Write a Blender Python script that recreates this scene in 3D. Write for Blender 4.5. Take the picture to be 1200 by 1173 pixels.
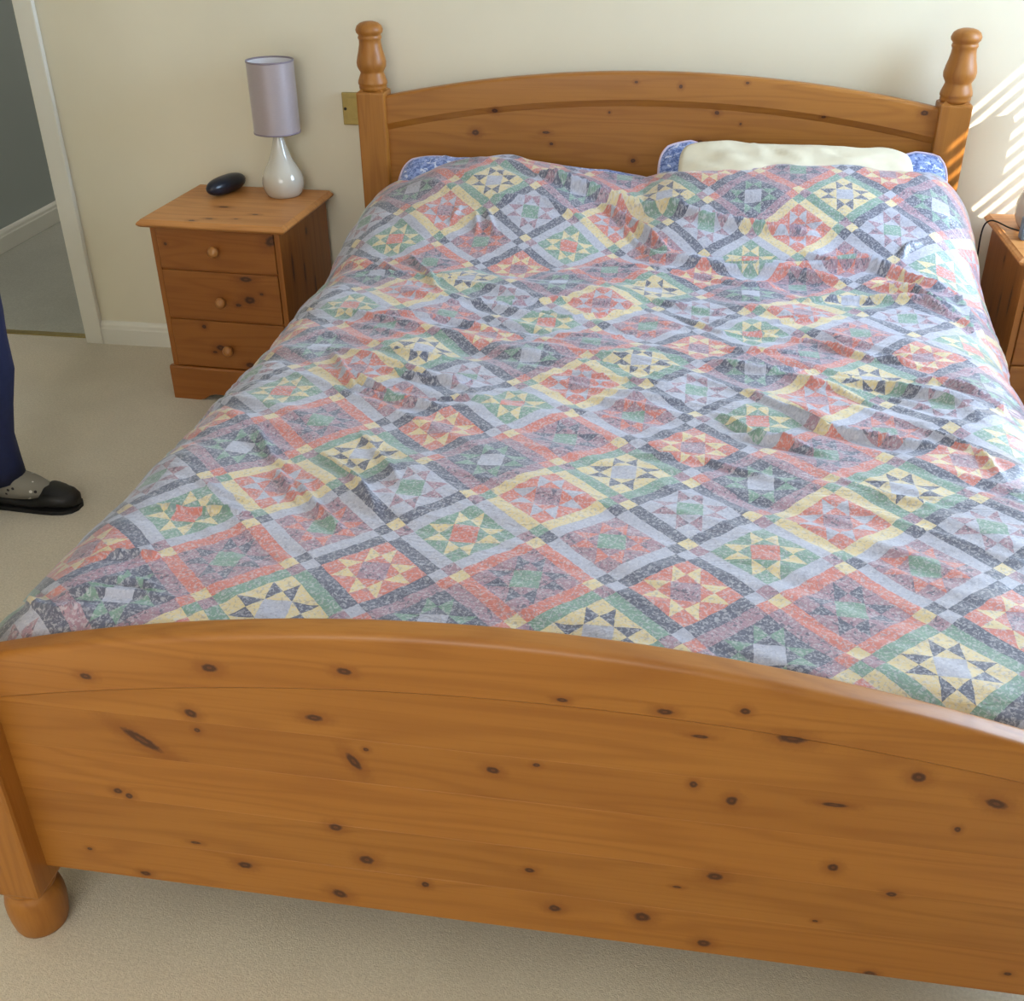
import bpy, bmesh, math, random
import numpy as np
from mathutils import Matrix, Vector

random.seed(4); np.random.seed(4)
for o in list(bpy.data.objects): bpy.data.objects.remove(o)
scene = bpy.context.scene
COL = scene.collection
PI = math.pi

# ------------------------------------------------------------------ camera, world, lights
def make_camera():
    cam = bpy.data.cameras.new('camera'); o = bpy.data.objects.new('camera', cam); COL.objects.link(o)
    cam.sensor_fit = 'HORIZONTAL'; cam.sensor_width = 36.0
    cam.lens = 1294.83 / 1200 * 36.0
    cam.clip_start = 0.05
    a, p, r = math.radians(-9.8059), math.radians(30.5106), math.radians(-0.6781)
    f = Vector((math.sin(a) * math.cos(p), math.cos(a) * math.cos(p), -math.sin(p)))
    rt = Vector((math.cos(a), -math.sin(a), 0)); up = rt.cross(f)
    r2 = rt * math.cos(r) + up * math.sin(r); u2 = -rt * math.sin(r) + up * math.cos(r)
    m = Matrix((r2, u2, -f)).transposed().to_4x4()
    m.translation = Vector((0.1427, -3.1909, 1.4102))
    o.matrix_world = m
    scene.camera = o
make_camera()

world = bpy.data.worlds.new('world'); scene.world = world; world.use_nodes = True
bg = world.node_tree.nodes['Background']
bg.inputs[0].default_value = (0.62, 0.78, 1.0, 1); bg.inputs[1].default_value = 1.6

def area(name, loc, direction, sx, sy, power, color, spread=180):
    l = bpy.data.lights.new(name, 'AREA'); l.shape = 'RECTANGLE'; l.size = sx; l.size_y = sy
    l.energy = power; l.color = color; l.spread = math.radians(spread)
    o = bpy.data.objects.new(name, l); COL.objects.link(o)
    o.location = loc; o.rotation_euler = Vector(direction).to_track_quat('-Z', 'Y').to_euler()
    return o
# sun through the slatted blind of the right-hand window
sun = bpy.data.lights.new('sun', 'SUN'); sun.energy = 12.0; sun.angle = math.radians(0.35); sun.color = (1.0, 0.93, 0.82)
so = bpy.data.objects.new('sun', sun); COL.objects.link(so)
so.location = (4, -4, 4); so.rotation_euler = Vector((-1.0, 0.785, -1.06)).to_track_quat('-Z', 'Y').to_euler()
# daylight that the blind spreads into the room, plus two added fills
area('daylight_side_window', (1.88, -0.68, 1.50), (-1, -0.42, -0.34), 1.0, 1.05, 36.0, (0.56, 0.76, 1.0), 145)
area('front_fill', (-0.5, -4.02, 1.55), (0, 1, -0.05), 1.5, 1.0, 14.0, (1.0, 0.94, 0.82))  # added fill from behind the camera, brightens the faces turned this way
area('hall_fill', (-2.2, 2.2, 2.1), (0, -0.3, -1), 0.6, 0.6, 8.5, (1.0, 0.96, 0.90))  # added fill that lifts the dim hall; no real source there

scene.view_settings.view_transform = 'Standard'; scene.view_settings.look = 'None'
scene.view_settings.gamma = 1.0; scene.view_settings.use_curve_mapping = False
scene.view_settings.exposure = 0.43

# ------------------------------------------------------------------ helpers
def lin(r, g, b):
    f = lambda c: (c / 255) / 12.92 if c / 255 <= 0.04045 else (((c / 255) + 0.055) / 1.055) ** 2.4
    return (f(r), f(g), f(b), 1.0)

class MB:
    """collects geometry for ONE mesh object"""
    def __init__(s): s.v = []; s.f = []; s.sm = []
    def add(s, verts, faces, smooth=False):
        b = len(s.v); s.v += [tuple(p) for p in verts]
        s.f += [tuple(i + b for i in f) for f in faces]; s.sm += [smooth] * len(faces)
        return s
    def box(s, x0, x1, y0, y1, z0, z1, bev=0.0, seg=2):
        if bev <= 0:
            v = [(x, y, z) for z in (z0, z1) for y in (y0, y1) for x in (x0, x1)]
            return s.add(v, [(0, 2, 3, 1), (4, 5, 7, 6), (0, 1, 5, 4), (2, 6, 7, 3), (0, 4, 6, 2), (1, 3, 7, 5)])
        bm = bmesh.new(); bmesh.ops.create_cube(bm, size=1)
        for w in bm.verts: w.co = Vector(((x0 + x1) / 2 + w.co.x * (x1 - x0), (y0 + y1) / 2 + w.co.y * (y1 - y0), (z0 + z1) / 2 + w.co.z * (z1 - z0)))
        bmesh.ops.bevel(bm, geom=bm.edges[:], offset=bev, segments=seg, profile=0.6, affect='EDGES')
        s.bm(bm); return s
    def bm(s, bm, smooth=False):
        bm.verts.index_update()
        s.add([v.co[:] for v in bm.verts], [[v.index for v in f.verts] for f in bm.faces], smooth); bm.free()
    def loft(s, rings, caps=True, smooth=True, closed=True):
        n = len(rings[0]); v = [p for r in rings for p in r]; f = []
        for i in range(len(rings) - 1):
            for j in range(n if closed else n - 1):
                k = (j + 1) % n
                f.append((i * n + j, i * n + k, (i + 1) * n + k, (i + 1) * n + j))
        s.add(v, f, smooth)
        if caps:
            b = len(s.v) - len(v)
            s.f += [tuple(b + j for j in range(n))[::-1], tuple(b + (len(rings) - 1) * n + j for j in range(n))]; s.sm += [False, False]
        return s
    def lathe(s, prof, cx, cy, n=32, caps=True):
        rings = [[(cx + r * math.cos(2 * PI * k / n), cy + r * math.sin(2 * PI * k / n), z) for k in range(n)] for r, z in prof]
        return s.loft(rings, caps)
    def tube(s, pts, r, n=8):
        pts = [Vector(p) for p in pts]; rings = []
        for i, p in enumerate(pts):
            t = (pts[min(i + 1, len(pts) - 1)] - pts[max(i - 1, 0)]).normalized()
            a = t.orthogonal().normalized() if i == 0 else (a - t * a.dot(t)).normalized()
            b = t.cross(a)
            rr = r[i] if isinstance(r, (list, tuple)) else r
            rings.append([p + (a * math.cos(2 * PI * k / n) + b * math.sin(2 * PI * k / n)) * rr for k in range(n)])
        return s.loft(rings)
    def build(s, name, mat, parent=None, smooth_angle=None):
        me = bpy.data.meshes.new(name); me.from_pydata(s.v, [], s.f); me.update()
        me.polygons.foreach_set('use_smooth', s.sm)
        bm = bmesh.new(); bm.from_mesh(me); bmesh.ops.recalc_face_normals(bm, faces=bm.faces); bm.to_mesh(me); bm.free()
        if mat: me.materials.append(mat)
        o = bpy.data.objects.new(name, me); COL.objects.link(o)
        if parent: o.parent = parent
        return o

def empty(name, loc, rz=0):
    o = bpy.data.objects.new(name, None); COL.objects.link(o); o.empty_display_size = 0.05
    o.location = loc; o.rotation_euler = (0, 0, rz); return o
def tag(o, label=None, cat=None, group=None, kind=None):
    if label: o['label'] = label
    if cat: o['category'] = cat
    if group: o['group'] = group
    if kind: o['kind'] = kind
    return o
def struct(mb, name, mat, parent=None):
    o = mb.build(name, mat, parent)
    if parent is None: o['kind'] = 'structure'
    return o
def copy_tree(o, parent=None):
    c = o.copy(); COL.objects.link(c)
    if parent: c.parent = parent
    for ch in list(o.children): copy_tree(ch, c)
    return c
def catmull(pts, n=8):
    P = [Vector(p) for p in pts]; out = []
    for i in range(len(P) - 1):
        p0, p1, p2, p3 = P[max(i - 1, 0)], P[i], P[i + 1], P[min(i + 2, len(P) - 1)]
        for k in range(n):
            t = k / n
            out.append(0.5 * ((2 * p1) + (p2 - p0) * t + (2 * p0 - 5 * p1 + 4 * p2 - p3) * t * t + (3 * p1 - p0 - 3 * p2 + p3) * t ** 3))
    out.append(P[-1]); return out

# ------------------------------------------------------------------ node helpers
class NT:
    def __init__(s, name):
        s.m = bpy.data.materials.new(name); s.m.use_nodes = True; s.t = s.m.node_tree
        s.b = s.t.nodes['Principled BSDF']; s.l = s.t.links
    def n(s, typ, **kw):
        o = s.t.nodes.new(typ)
        for k, v in kw.items(): setattr(o, k, v)
        return o
    def put(s, sock, val):
        if hasattr(val, 'links') or isinstance(val, bpy.types.NodeSocket): s.l.new(val, sock)
        else: sock.default_value = val
    def ma(s, op, a, b=None, c=None, clamp=False):
        o = s.n('ShaderNodeMath', operation=op, use_clamp=clamp)
        s.put(o.inputs[0], a)
        if b is not None: s.put(o.inputs[1], b)
        if c is not None: s.put(o.inputs[2], c)
        return o.outputs[0]
    def ve(s, op, a, b=None, scale=None):
        o = s.n('ShaderNodeVectorMath', operation=op)
        s.put(o.inputs[0], a)
        if b is not None: s.put(o.inputs[1], b)
        if scale is not None: s.put(o.inputs['Scale'], scale)
        return o.outputs['Value' if op in ('LENGTH', 'DOT_PRODUCT', 'DISTANCE') else 'Vector']
    def mix(s, fac, a, b, mode='MIX'):
        o = s.n('ShaderNodeMix', data_type='RGBA', blend_type=mode)
        s.put(o.inputs['Factor'], fac); s.put(o.inputs[6], a); s.put(o.inputs[7], b)
        return o.outputs[2]
    def noise(s, vec, scale, detail=2.0, rough=0.5, dist=0.0):
        o = s.n('ShaderNodeTexNoise'); s.put(o.inputs['Vector'], vec)
        o.inputs['Scale'].default_value = scale; o.inputs['Detail'].default_value = detail
        o.inputs['Roughness'].default_value = rough; o.inputs['Distortion'].default_value = dist
        return o.outputs['Fac']
    def rng(s, v, a, b, c=0.0, d=1.0, smooth=True):
        o = s.n('ShaderNodeMapRange', interpolation_type='SMOOTHSTEP' if smooth else 'LINEAR')
        for i, q in enumerate((v, a, b, c, d)): s.put(o.inputs[i], q)
        return o.outputs[0]
    def bump(s, h, strength, dist):
        o = s.n('ShaderNodeBump'); o.inputs['Strength'].default_value = strength; o.inputs['Distance'].default_value = dist
        s.put(o.inputs['Height'], h); s.l.new(o.outputs[0], s.b.inputs['Normal'])
    def set(s, **kw):
        for k, v in kw.items(): s.put(s.b.inputs[k.replace('_', ' ')], v)
    def obj(s): return s.n('ShaderNodeTexCoord').outputs['Object']

def plain(name, col, rough=0.5, noise_amt=0.05, scale=20, bump=0.0, bscale=200, **kw):
    t = NT(name); P = t.obj()
    f = t.noise(P, scale, 3)
    c2 = tuple(max(0, c * (1 - noise_amt * 3)) for c in col[:3]) + (1,)
    t.set(Base_Color=t.mix(t.rng(f, 0.3, 0.7), col, c2), Roughness=rough, **kw)
    if bump: t.bump(t.noise(P, bscale, 2), bump, 0.002)
    return t.m

def wood(name, axis='x', base=lin(206, 137, 66), knots=None, rand=0.0, rough=0.44, dark=0.72, plane='xz'):
    """lacquered knotty pine, grain along axis; knots = (x, z, rx, rz, rot) in object space"""
    t = NT(name); P = t.obj()
    at = t.n('ShaderNodeAttribute', attribute_type='OBJECT', attribute_name='grain_seed').outputs['Fac']
    tone = t.n('ShaderNodeAttribute', attribute_type='OBJECT', attribute_name='tone').outputs['Fac']
    d = None
    if knots:
        for (x, z, rx, rz, rot) in knots:
            m = t.n('ShaderNodeMapping', vector_type='TEXTURE')
            if plane == 'xz': m.inputs['Location'].default_value = (x, 0, z); m.inputs['Rotation'].default_value = (0, -rot, 0); m.inputs['Scale'].default_value = (rx, 1000, rz)
            elif plane == 'xy': m.inputs['Location'].default_value = (x, z, 0); m.inputs['Rotation'].default_value = (0, 0, rot); m.inputs['Scale'].default_value = (rx, rz, 1000)
            else: m.inputs['Location'].default_value = (0, x, z); m.inputs['Scale'].default_value = (1000, rx, rz)
            t.l.new(P, m.inputs['Vector'])
            q = t.ve('LENGTH', m.outputs[0])
            d = q if d is None else t.ma('MINIMUM', d, q)
    sx = {'x': (1, 1, 1), 'z': (1, 1, 1), 'y': (1, 1, 1)}[axis]
    off = t.ve('SCALE', (7.31, 3.17, 5.73), scale=at)
    PO = t.ve('ADD', P, off)
    if rand > 0:
        sc = {'x': (5, 9, 9), 'z': (9, 9, 5), 'y': (9, 5, 9)}[axis]
        vo = t.n('ShaderNodeTexVoronoi'); t.l.new(t.ve('MULTIPLY', PO, sc), vo.inputs['Vector']); vo.inputs['Scale'].default_value = 1.0
        sep = t.n('ShaderNodeSeparateColor'); t.l.new(vo.outputs['Color'], sep.inputs[0])
        keep = t.ma('LESS_THAN', sep.outputs[0], rand)
        q = t.ma('DIVIDE', vo.outputs['Distance'], 0.10)
        q = t.ma('ADD', q, t.ma('MULTIPLY', t.ma('SUBTRACT', 1.0, keep), 50.0))
        d = q if d is None else t.ma('MINIMUM', d, q)
    if d is None: d = t.ma('ADD', at, 60.0)
    nz = t.noise(PO, 160, 2)
    d = t.ma('MULTIPLY', d, t.ma('ADD', 0.72, t.ma('MULTIPLY', nz, 0.56)))
    warp = t.ma('DIVIDE', 0.010, t.ma('ADD', 1.0, t.ma('POWER', t.ma('MULTIPLY', d, 0.55), 2.0)))
    PW = t.ve('ADD', PO, t.ve('SCALE', {'x': (0, .3, 1), 'z': (1, 1, 0), 'y': (1, 0, .4)}[axis], scale=warp))
    gs = {'x': (1.0, 9, 13), 'z': (13, 13, 1.0), 'y': (13, 1.0, 13)}[axis]
    val = t.noise(t.ve('MULTIPLY', PW, gs), 1.0, 2.0, 0.45, 0.25)
    ring = t.ma('MULTIPLY_ADD', t.ma('SINE', t.ma('MULTIPLY', val, 62.0)), 0.5, 0.5)
    ring = t.ma('POWER', ring, 2.2)
    fs = {'x': (5, 260, 260), 'z': (260, 260, 5), 'y': (260, 5, 260)}[axis]
    fib = t.noise(t.ve('MULTIPLY', PO, fs), 1.0, 2.0)
    big = t.noise(t.ve('MULTIPLY', PO, {'x': (1.2, 4, 7), 'z': (7, 7, 1.2), 'y': (7, 1.2, 7)}[axis]), 1.0, 2.0)
    dk = tuple(c * k for c, k in zip(base[:3], (dark, dark * 0.86, dark * 0.62))) + (1,)
    lt = tuple(min(1, c * k) for c, k in zip(base[:3], (1.10, 1.16, 1.25))) + (1,)
    c = t.mix(t.rng(big, 0.3, 0.7), base, lt)
    c = t.mix(t.ma('MULTIPLY', ring, 0.42), c, dk)
    c = t.mix(t.ma('MULTIPLY', t.rng(fib, 0.45, 0.8), 0.28), c, dk)
    tn = t.n('ShaderNodeCombineColor'); [t.put(tn.inputs[i], tone) for i in range(3)]
    c = t.mix(1.0, c, tn.outputs[0], 'MULTIPLY')
    halo = t.rng(d, 0.9, 3.2, 0.55, 0.0)
    c = t.mix(halo, c, (dk[0] * .8, dk[1] * .72, dk[2] * .6, 1))
    core = t.rng(d, 0.78, 1.12, 1.0, 0.0)
    kc = t.mix(t.rng(t.ma('SINE', t.ma('MULTIPLY', d, 9.0)), -0.3, 1.0), (0.058, 0.016, 0.005, 1), (0.125, 0.040, 0.012, 1))
    c = t.mix(t.ma('MULTIPLY', core, 0.93), c, kc)
    t.set(Base_Color=c, Roughness=t.ma('MULTIPLY_ADD', fib, 0.14, rough - 0.05))
    t.b.inputs['Coat Weight'].default_value = 0.12; t.b.inputs['Coat Roughness'].default_value = 0.30
    t.bump(t.ma('ADD', t.ma('MULTIPLY', ring, 0.4), fib), 0.10, 0.0008)
    return t.m
def grain(o, seed, tone=1.0):
    o['grain_seed'] = float(seed); o['tone'] = float(tone); return o

def quilt(name):
    """printed patchwork: eight sawtooth-star blocks on the bias, each with its own frame and corner squares"""
    t = NT(name)
    uv = t.n('ShaderNodeUVMap', uv_map='UVMap').outputs[0]
    # hand-drawn print: edges wander a little
    wob = t.n('ShaderNodeTexNoise'); t.l.new(uv, wob.inputs['Vector']); wob.inputs['Scale'].default_value = 45
    w = t.ve('SCALE', t.ve('SUBTRACT', wob.outputs['Color'], (.5, .5, .5)), scale=0.004)
    s = t.n('ShaderNodeSeparateXYZ'); t.l.new(t.ve('ADD', uv, w), s.inputs[0])
    Pp = t.ma('DIVIDE', t.ma('SUBTRACT', s.outputs[0], 0.055), 0.436)
    Qq = t.ma('DIVIDE', t.ma('ADD', s.outputs[1], 1.62), 0.436)
    Pp = t.ma('MULTIPLY', Pp, 2.0); Qq = t.ma('MULTIPLY', Qq, 2.0)
    a = t.ma('ADD', Pp, Qq); b = t.ma('SUBTRACT', Pp, Qq)
    ra = t.ma('FLOOR', t.ma('ADD', a, .5)); rb = t.ma('FLOOR', t.ma('ADD', b, .5))
    A = t.ma('ABSOLUTE', t.ma('SUBTRACT', a, ra)); B = t.ma('ABSOLUTE', t.ma('SUBTRACT', b, rb))
    i = t.ma('FLOORED_MODULO', t.ma('ADD', ra, rb), 4.0); j = t.ma('FLOORED_MODULO', t.ma('SUBTRACT', ra, rb), 4.0)
    k = t.ma('ADD', t.ma('MULTIPLY', i, 2.0), t.ma('FLOOR', t.ma('ADD', t.ma('MULTIPLY', j, .5), .1)))
    fac = t.ma('DIVIDE', t.ma('ADD', k, .5), 8.0)
    W = 0.355
    C = {'N': lin(70, 75, 100), 'G': lin(112, 150, 130), 'Y': lin(224, 202, 146), 'R': lin(210, 112, 94), 'L': lin(178, 179, 196), 'P': lin(164, 122, 138)}
    def role(codes):
        r = t.n('ShaderNodeValToRGB'); r.color_ramp.interpolation = 'CONSTANT'
        e = r.color_ramp.elements
        e[0].position = 0; e[0].color = C[codes[0]]; e[1].position = 1 / 8; e[1].color = C[codes[1]]
        for q in range(2, 8):
            x = e.new(q / 8); x.color = C[codes[q]]
        t.l.new(fac, r.inputs[0]); return r.outputs[0]
    frame, corner, bgc, star, cen = role('GLNNPLRY'), role('PNLYRPYG'), role('YPRLNGPR'), role('NRYPGYNL'), role('LGPGLRGP')
    mx = t.ma('MAXIMUM', A, B); mn = t.ma('MINIMUM', A, B)
    X = t.ma('DIVIDE', mx, W); Y = t.ma('DIVIDE', mn, W)
    st = t.ma('MULTIPLY', t.ma('MULTIPLY', t.ma('GREATER_THAN', X, .5), t.ma('LESS_THAN', Y, .5)), t.ma('LESS_THAN', t.ma('SUBTRACT', X, Y), .5))
    ce = t.ma('LESS_THAN', t.ma('ADD', X, Y), .52)
    c = t.mix(st, bgc, star); c = t.mix(ce, c, cen)
    c = t.mix(t.ma('GREATER_THAN', mx, W), c, frame)
    c = t.mix(t.ma('GREATER_THAN', mn, W), c, corner)
    # small floral fleck of every patch: pale flecks everywhere, navy ones in the mauve patches
    f1 = t.noise(uv, 210, 2.5, .6, .8); f2 = t.noise(uv, 120, 2, .6, 1.2)
    sp = t.n('ShaderNodeSeparateColor'); t.l.new(c, sp.inputs[0])
    pale = t.rng(f1, .47, .64)
    c = t.mix(t.ma('MULTIPLY', pale, .58), c, lin(208, 206, 214))
    dark = t.rng(f2, .55, .63)
    # mauve detector: red over green with blue in between
    mauve = t.ma('MULTIPLY', t.rng(t.ma('SUBTRACT', sp.outputs[0], sp.outputs[1]), .10, .16), t.rng(t.ma('SUBTRACT', sp.outputs[2], sp.outputs[1]), .03, .06))
    c = t.mix(t.ma('MULTIPLY', t.ma('MULTIPLY', dark, mauve), .85), c, C['N'])
    c = t.mix(t.ma('MULTIPLY', t.rng(t.noise(uv, 150, 2, .6, .8), .52, .66), .42), c, lin(122, 120, 138))
    c = t.mix(0.10, c, lin(196, 196, 206))
    t.set(Base_Color=c, Roughness=0.36)
    t.b.inputs['Sheen Weight'].default_value = 0.35; t.b.inputs['Sheen Roughness'].default_value = 0.45
    t.b.inputs['Sheen Tint'].default_value = (.82, .9, 1, 1)
    t.b.inputs['Specular IOR Level'].default_value = 0.8
    cr = t.noise(t.ve('MULTIPLY', t.ve('ADD', uv, t.ve('SCALE', wob.outputs['Color'], scale=.02)), (8, 30, 1)), 1.0, 2.5, .5, .9)
    cr = t.ma('ABSOLUTE', t.ma('SUBTRACT', cr, .5))
    msk = t.rng(t.noise(uv, 3.2, 2), .42, .66)
    t.bump(t.ma('MULTIPLY', t.ma('MULTIPLY', cr, msk), -1.0), 0.5, 0.018)
    return t.m

def floral(name):
    t = NT(name); P = t.obj()
    f = t.noise(P, 95, 3, .6, 1.0); g = t.noise(P, 60, 2, .6, .6)
    c = t.mix(t.rng(f, .42, .56), lin(84, 108, 172), lin(150, 170, 222))
    c = t.mix(t.rng(g, .56, .62), c, lin(214, 222, 244))
    t.set(Base_Color=c, Roughness=.6); t.b.inputs['Sheen Weight'].default_value = .2
    return t.m

M = {}
M['wall'] = plain('cream_paint', lin(242, 233, 209), .75, .012, 3, .05, 350)
M['hall_wall'] = plain('shaded_hall_paint', lin(176, 182, 178), .8, .012, 3)  # grey of the hall's shadow put into the wall colour
M['ceiling'] = plain('white_ceiling', lin(240, 238, 232), .9, .01, 3)
M['gloss'] = plain('white_gloss', lin(240, 236, 224), .32, .012, 4)
def carpet(name, a, b):
    t = NT(name); P = t.obj()
    f = t.noise(P, 190, 3, .7); g = t.noise(P, 5, 3); h = t.noise(t.ve('MULTIPLY', P, (60, 140, 60)), 1.0, 2)
    c = t.mix(t.rng(f, .3, .7), a, b)
    c = t.mix(t.ma('MULTIPLY', t.rng(g, .35, .7), .25), c, tuple(x * .82 for x in b[:3]) + (1,))
    c = t.mix(t.ma('MULTIPLY', t.rng(h, .5, .75), .16), c, tuple(x * .72 for x in b[:3]) + (1,))
    t.set(Base_Color=c, Roughness=.95); t.b.inputs['Sheen Weight'].default_value = .15
    t.bump(t.ma('ADD', t.noise(P, 420, 2, .6), t.ma('MULTIPLY', f, .6)), .55, .003)
    return t.m
M['carpet'] = carpet('beige_carpet', lin(224, 212, 190), lin(206, 193, 170))
M['hall_carpet'] = carpet('hall_carpet', lin(190, 188, 174), lin(172, 170, 156))
FOOT_KNOTS = [(-0.411,0.543,0.0108,0.0066,0),(-0.237,0.559,0.01,0.0055,-0.1),(-0.583,0.508,0.0084,0.0053,0),(-0.285,0.475,0.012,0.0053,0),(-0.451,0.46,0.009,0.0066,-0.5),(-0.447,0.432,0.0048,0.004,0),(-0.529,0.404,0.0312,0.0079,-0.6),(-0.239,0.408,0.0156,0.0066,-1.0),(-0.221,0.431,0.004,0.0033,0),(-0.568,0.296,0.006,0.0053,0),(-0.583,0.303,0.0072,0.0053,0),(-0.058,0.42,0.009,0.0055,-0.2),(-0.003,0.437,0.005,0.0033,0),(0.028,0.549,0.007,0.0033,0),(0.148,0.547,0.01,0.0044,0),(0.238,0.56,0.006,0.005,0),(0.191,0.511,0.0112,0.0026,0),(0.295,0.523,0.0176,0.0079,0),(0.236,0.414,0.007,0.0077,-0.2),(0.189,0.434,0.005,0.0055,0),(0.442,0.484,0.009,0.0077,0),(0.533,0.456,0.0128,0.007,-0.3),(0.355,0.426,0.016,0.0033,0),(0.499,0.409,0.004,0.0044,0),(0.368,0.321,0.007,0.0066,0),(0.227,0.279,0.0108,0.0066,0),(0.443,0.286,0.007,0.0044,0),(0.181,0.251,0.006,0.0022,0),(0.139,0.185,0.011,0.0088,0),(0.022,0.18,0.0084,0.0066,0),(-0.012,0.248,0.007,0.0044,0),(-0.236,0.228,0.0108,0.0079,0),(-0.416,0.186,0.0108,0.0066,0),(-0.484,0.219,0.0084,0.0026,0),(-0.275,0.284,0.0096,0.0066,0),(-0.156,0.194,0.006,0.0053,0),(-0.281,0.152,0.0112,0.0077,-0.3),(-0.573,0.141,0.0084,0.0046,0),(0.359,0.22,0.004,0.0022,0),(0.223,0.149,0.0096,0.0066,0),(0.44,0.132,0.0084,0.0053,0),(0.605,0.167,0.005,0.0033,0),(-0.652,0.178,0.0042,0.0031,0)]
HEAD_KNOTS = [(-0.482,0.736,0.0144,0.0106,0),(-0.426,0.796,0.012,0.0079,0),(-0.27,0.711,0.0072,0.0053,0),(-0.044,0.672,0.0096,0.0079,0),(-0.113,0.64,0.0072,0.0053,0),(-0.419,0.656,0.012,0.0079,0),(-0.285,0.741,0.0144,0.0053,0),(0.133,0.724,0.0132,0.0097,0),(0.244,0.881,0.0066,0.0048,0),(0.073,0.869,0.0066,0.0073,0),(0.172,0.803,0.0088,0.0073,0),(0.447,0.8,0.0088,0.0048,0),(0.697,0.816,0.0132,0.0097,0),(-0.044,0.878,0.0066,0.0048,0),(0.236,0.776,0.0044,0.0048,0),(-0.113,0.798,0.0044,0.0048,0)]
PINE = lin(167, 106, 38)
FB_Z = (.130, .207, .289, .372, .446)
def foot_wood(lo, hi, top=False):
    kn = [k for k in FOOT_KNOTS if lo - .012 < k[1] < hi + .012]
    return wood('pine_footboard_board', 'x', PINE, kn)
M['head'] = wood('pine_headboard', 'x', PINE, [(a, b, c * .75, d * .75, e) for a, b, c, d, e in HEAD_KNOTS])
M['post'] = wood('pine_post', 'z', PINE, None, rand=.05)
M['rail'] = wood('pine_rail', 'y', PINE, None, rand=.15)
CAB = lin(158, 94, 34)
M['cab_x'] = wood('pine_cabinet_front', 'x', CAB, None, rand=.0)
M['cab_z'] = wood('pine_cabinet_side', 'z', CAB, [(-.10, .40, .007, .045, 0), (-.02, .36, .006, .035, 0), (.02, .47, .006, .012, 0), (.05, .30, .006, .03, 0)], plane='yz')
M['cab_top'] = wood('pine_cabinet_top_lit', 'x', lin(200, 134, 72), [(-.02, -.145, .012, .005, 0), (.055, -.135, .007, .004, .1), (.09, -.085, .010, .005, 0), (-.06, -.170, .010, .006, 0), (-.03, -.03, .016, .006, 0)], plane='xy')  # same pine lightened: light falling on the top put into its colour
M['quilt'] = quilt('patchwork_print'); M['floral'] = floral('blue_floral')
M['cream_cloth'] = plain('cream_cotton', lin(224, 214, 190), .7, .02, 30, .1, 500)
M['white_cloth'] = plain('white_cotton', lin(225, 225, 228), .8, .02, 20)
M['brass'] = plain('brass', lin(178, 158, 100), .38, .03, 60, Metallic=.75)
M['dark'] = plain('dark_slot', lin(50, 44, 36), .6, .02)

# ------------------------------------------------------------------ room
XL, XR, YF, ZC = -2.9, 2.00, -4.10, 2.36
struct(MB().box(XL - .1, XR + .1, YF - .1, .04, -.08, 0), 'floor', M['carpet'])
struct(MB().box(-2.72, -1.0, .04, 3.0, -.08, -.002), 'floor_hall', M['hall_carpet'])
struct(MB().box(XL - .1, XR + .1, YF - .1, 3.1, ZC, ZC + .08), 'ceiling', M['ceiling'])
DX0, DX1, DZ = -2.62, -1.84, 2.0          # door opening in the back wall
w = MB().box(DX1, XR + .1, 0, .10, 0, ZC).box(XL - .1, DX0, 0, .10, 0, ZC).box(DX0, DX1, 0, .10, DZ, ZC)
struct(w, 'wall_back', M['wall'])
struct(MB().box(XL - .1, XL, YF, 0, 0, ZC), 'wall_left', M['wall'])
WY0, WY1, WZ0, WZ1 = -1.197, -.16, .90, 2.19   # side window
w = MB().box(XR, XR + .1, YF, WY0, 0, ZC).box(XR, XR + .1, WY1, 0, 0, ZC).box(XR, XR + .1, WY0, WY1, 0, WZ0).box(XR, XR + .1, WY0, WY1, WZ1, ZC)
struct(w, 'wall_right', M['wall'])
FX0, FX1, FZ0, FZ1 = -1.3, .3, .95, 2.0         # added opening behind the camera for the front fill
w = MB().box(XL - .1, FX0, YF - .1, YF, 0, ZC).box(FX1, XR + .1, YF - .1, YF, 0, ZC).box(FX0, FX1, YF - .1, YF, 0, FZ0).box(FX0, FX1, YF - .1, YF, FZ1, ZC)
struct(w, 'wall_front', M['wall'])
struct(MB().box(-2.78, -2.68, .10, 3.0, 0, ZC), 'wall_hall_left', M['hall_wall'])
struct(MB().box(-2.78, -.9, 3.0, 3.1, 0, ZC), 'wall_hall_end', M['hall_wall'])
struct(MB().box(-1.0, -.9, .10, 3.0, 0, ZC), 'wall_hall_right', M['hall_wall'])

def skirting(x0, x1, y0, y1, h, axis):
    """moulded skirting board: front face ends in an ogee at the top"""
    prof = [(0, 0), (.016, 0), (.016, h - .026), (.0135, h - .022), (.0125, h - .012), (.008, h - .004), (.004, h), (0, h)]
    if axis == 'x': r = [[(x, -d, z) for d, z in prof] for x in (x0, x1)]
    elif axis == 'y': r = [[(x0 + d, y, z) for d, z in prof] for y in (y0, y1)]
    else: r = [[(x0 - d, y, z) for d, z in prof] for y in (y0, y1)]
    return MB().loft(r, smooth=False)
struct(skirting(-1.783, XR, 0, 0, .078, 'x'), 'baseboard_back', M['gloss'])
struct(skirting(XL, XL, YF, 0, .078, 'y'), 'baseboard_left', M['gloss'])
struct(skirting(XR, XR, YF, 0, .078, '-y'), 'baseboard_right', M['gloss'])
struct(skirting(-2.68, 0, .12, 3.0, .086, 'y'), 'baseboard_hall', M['gloss'])
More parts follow.
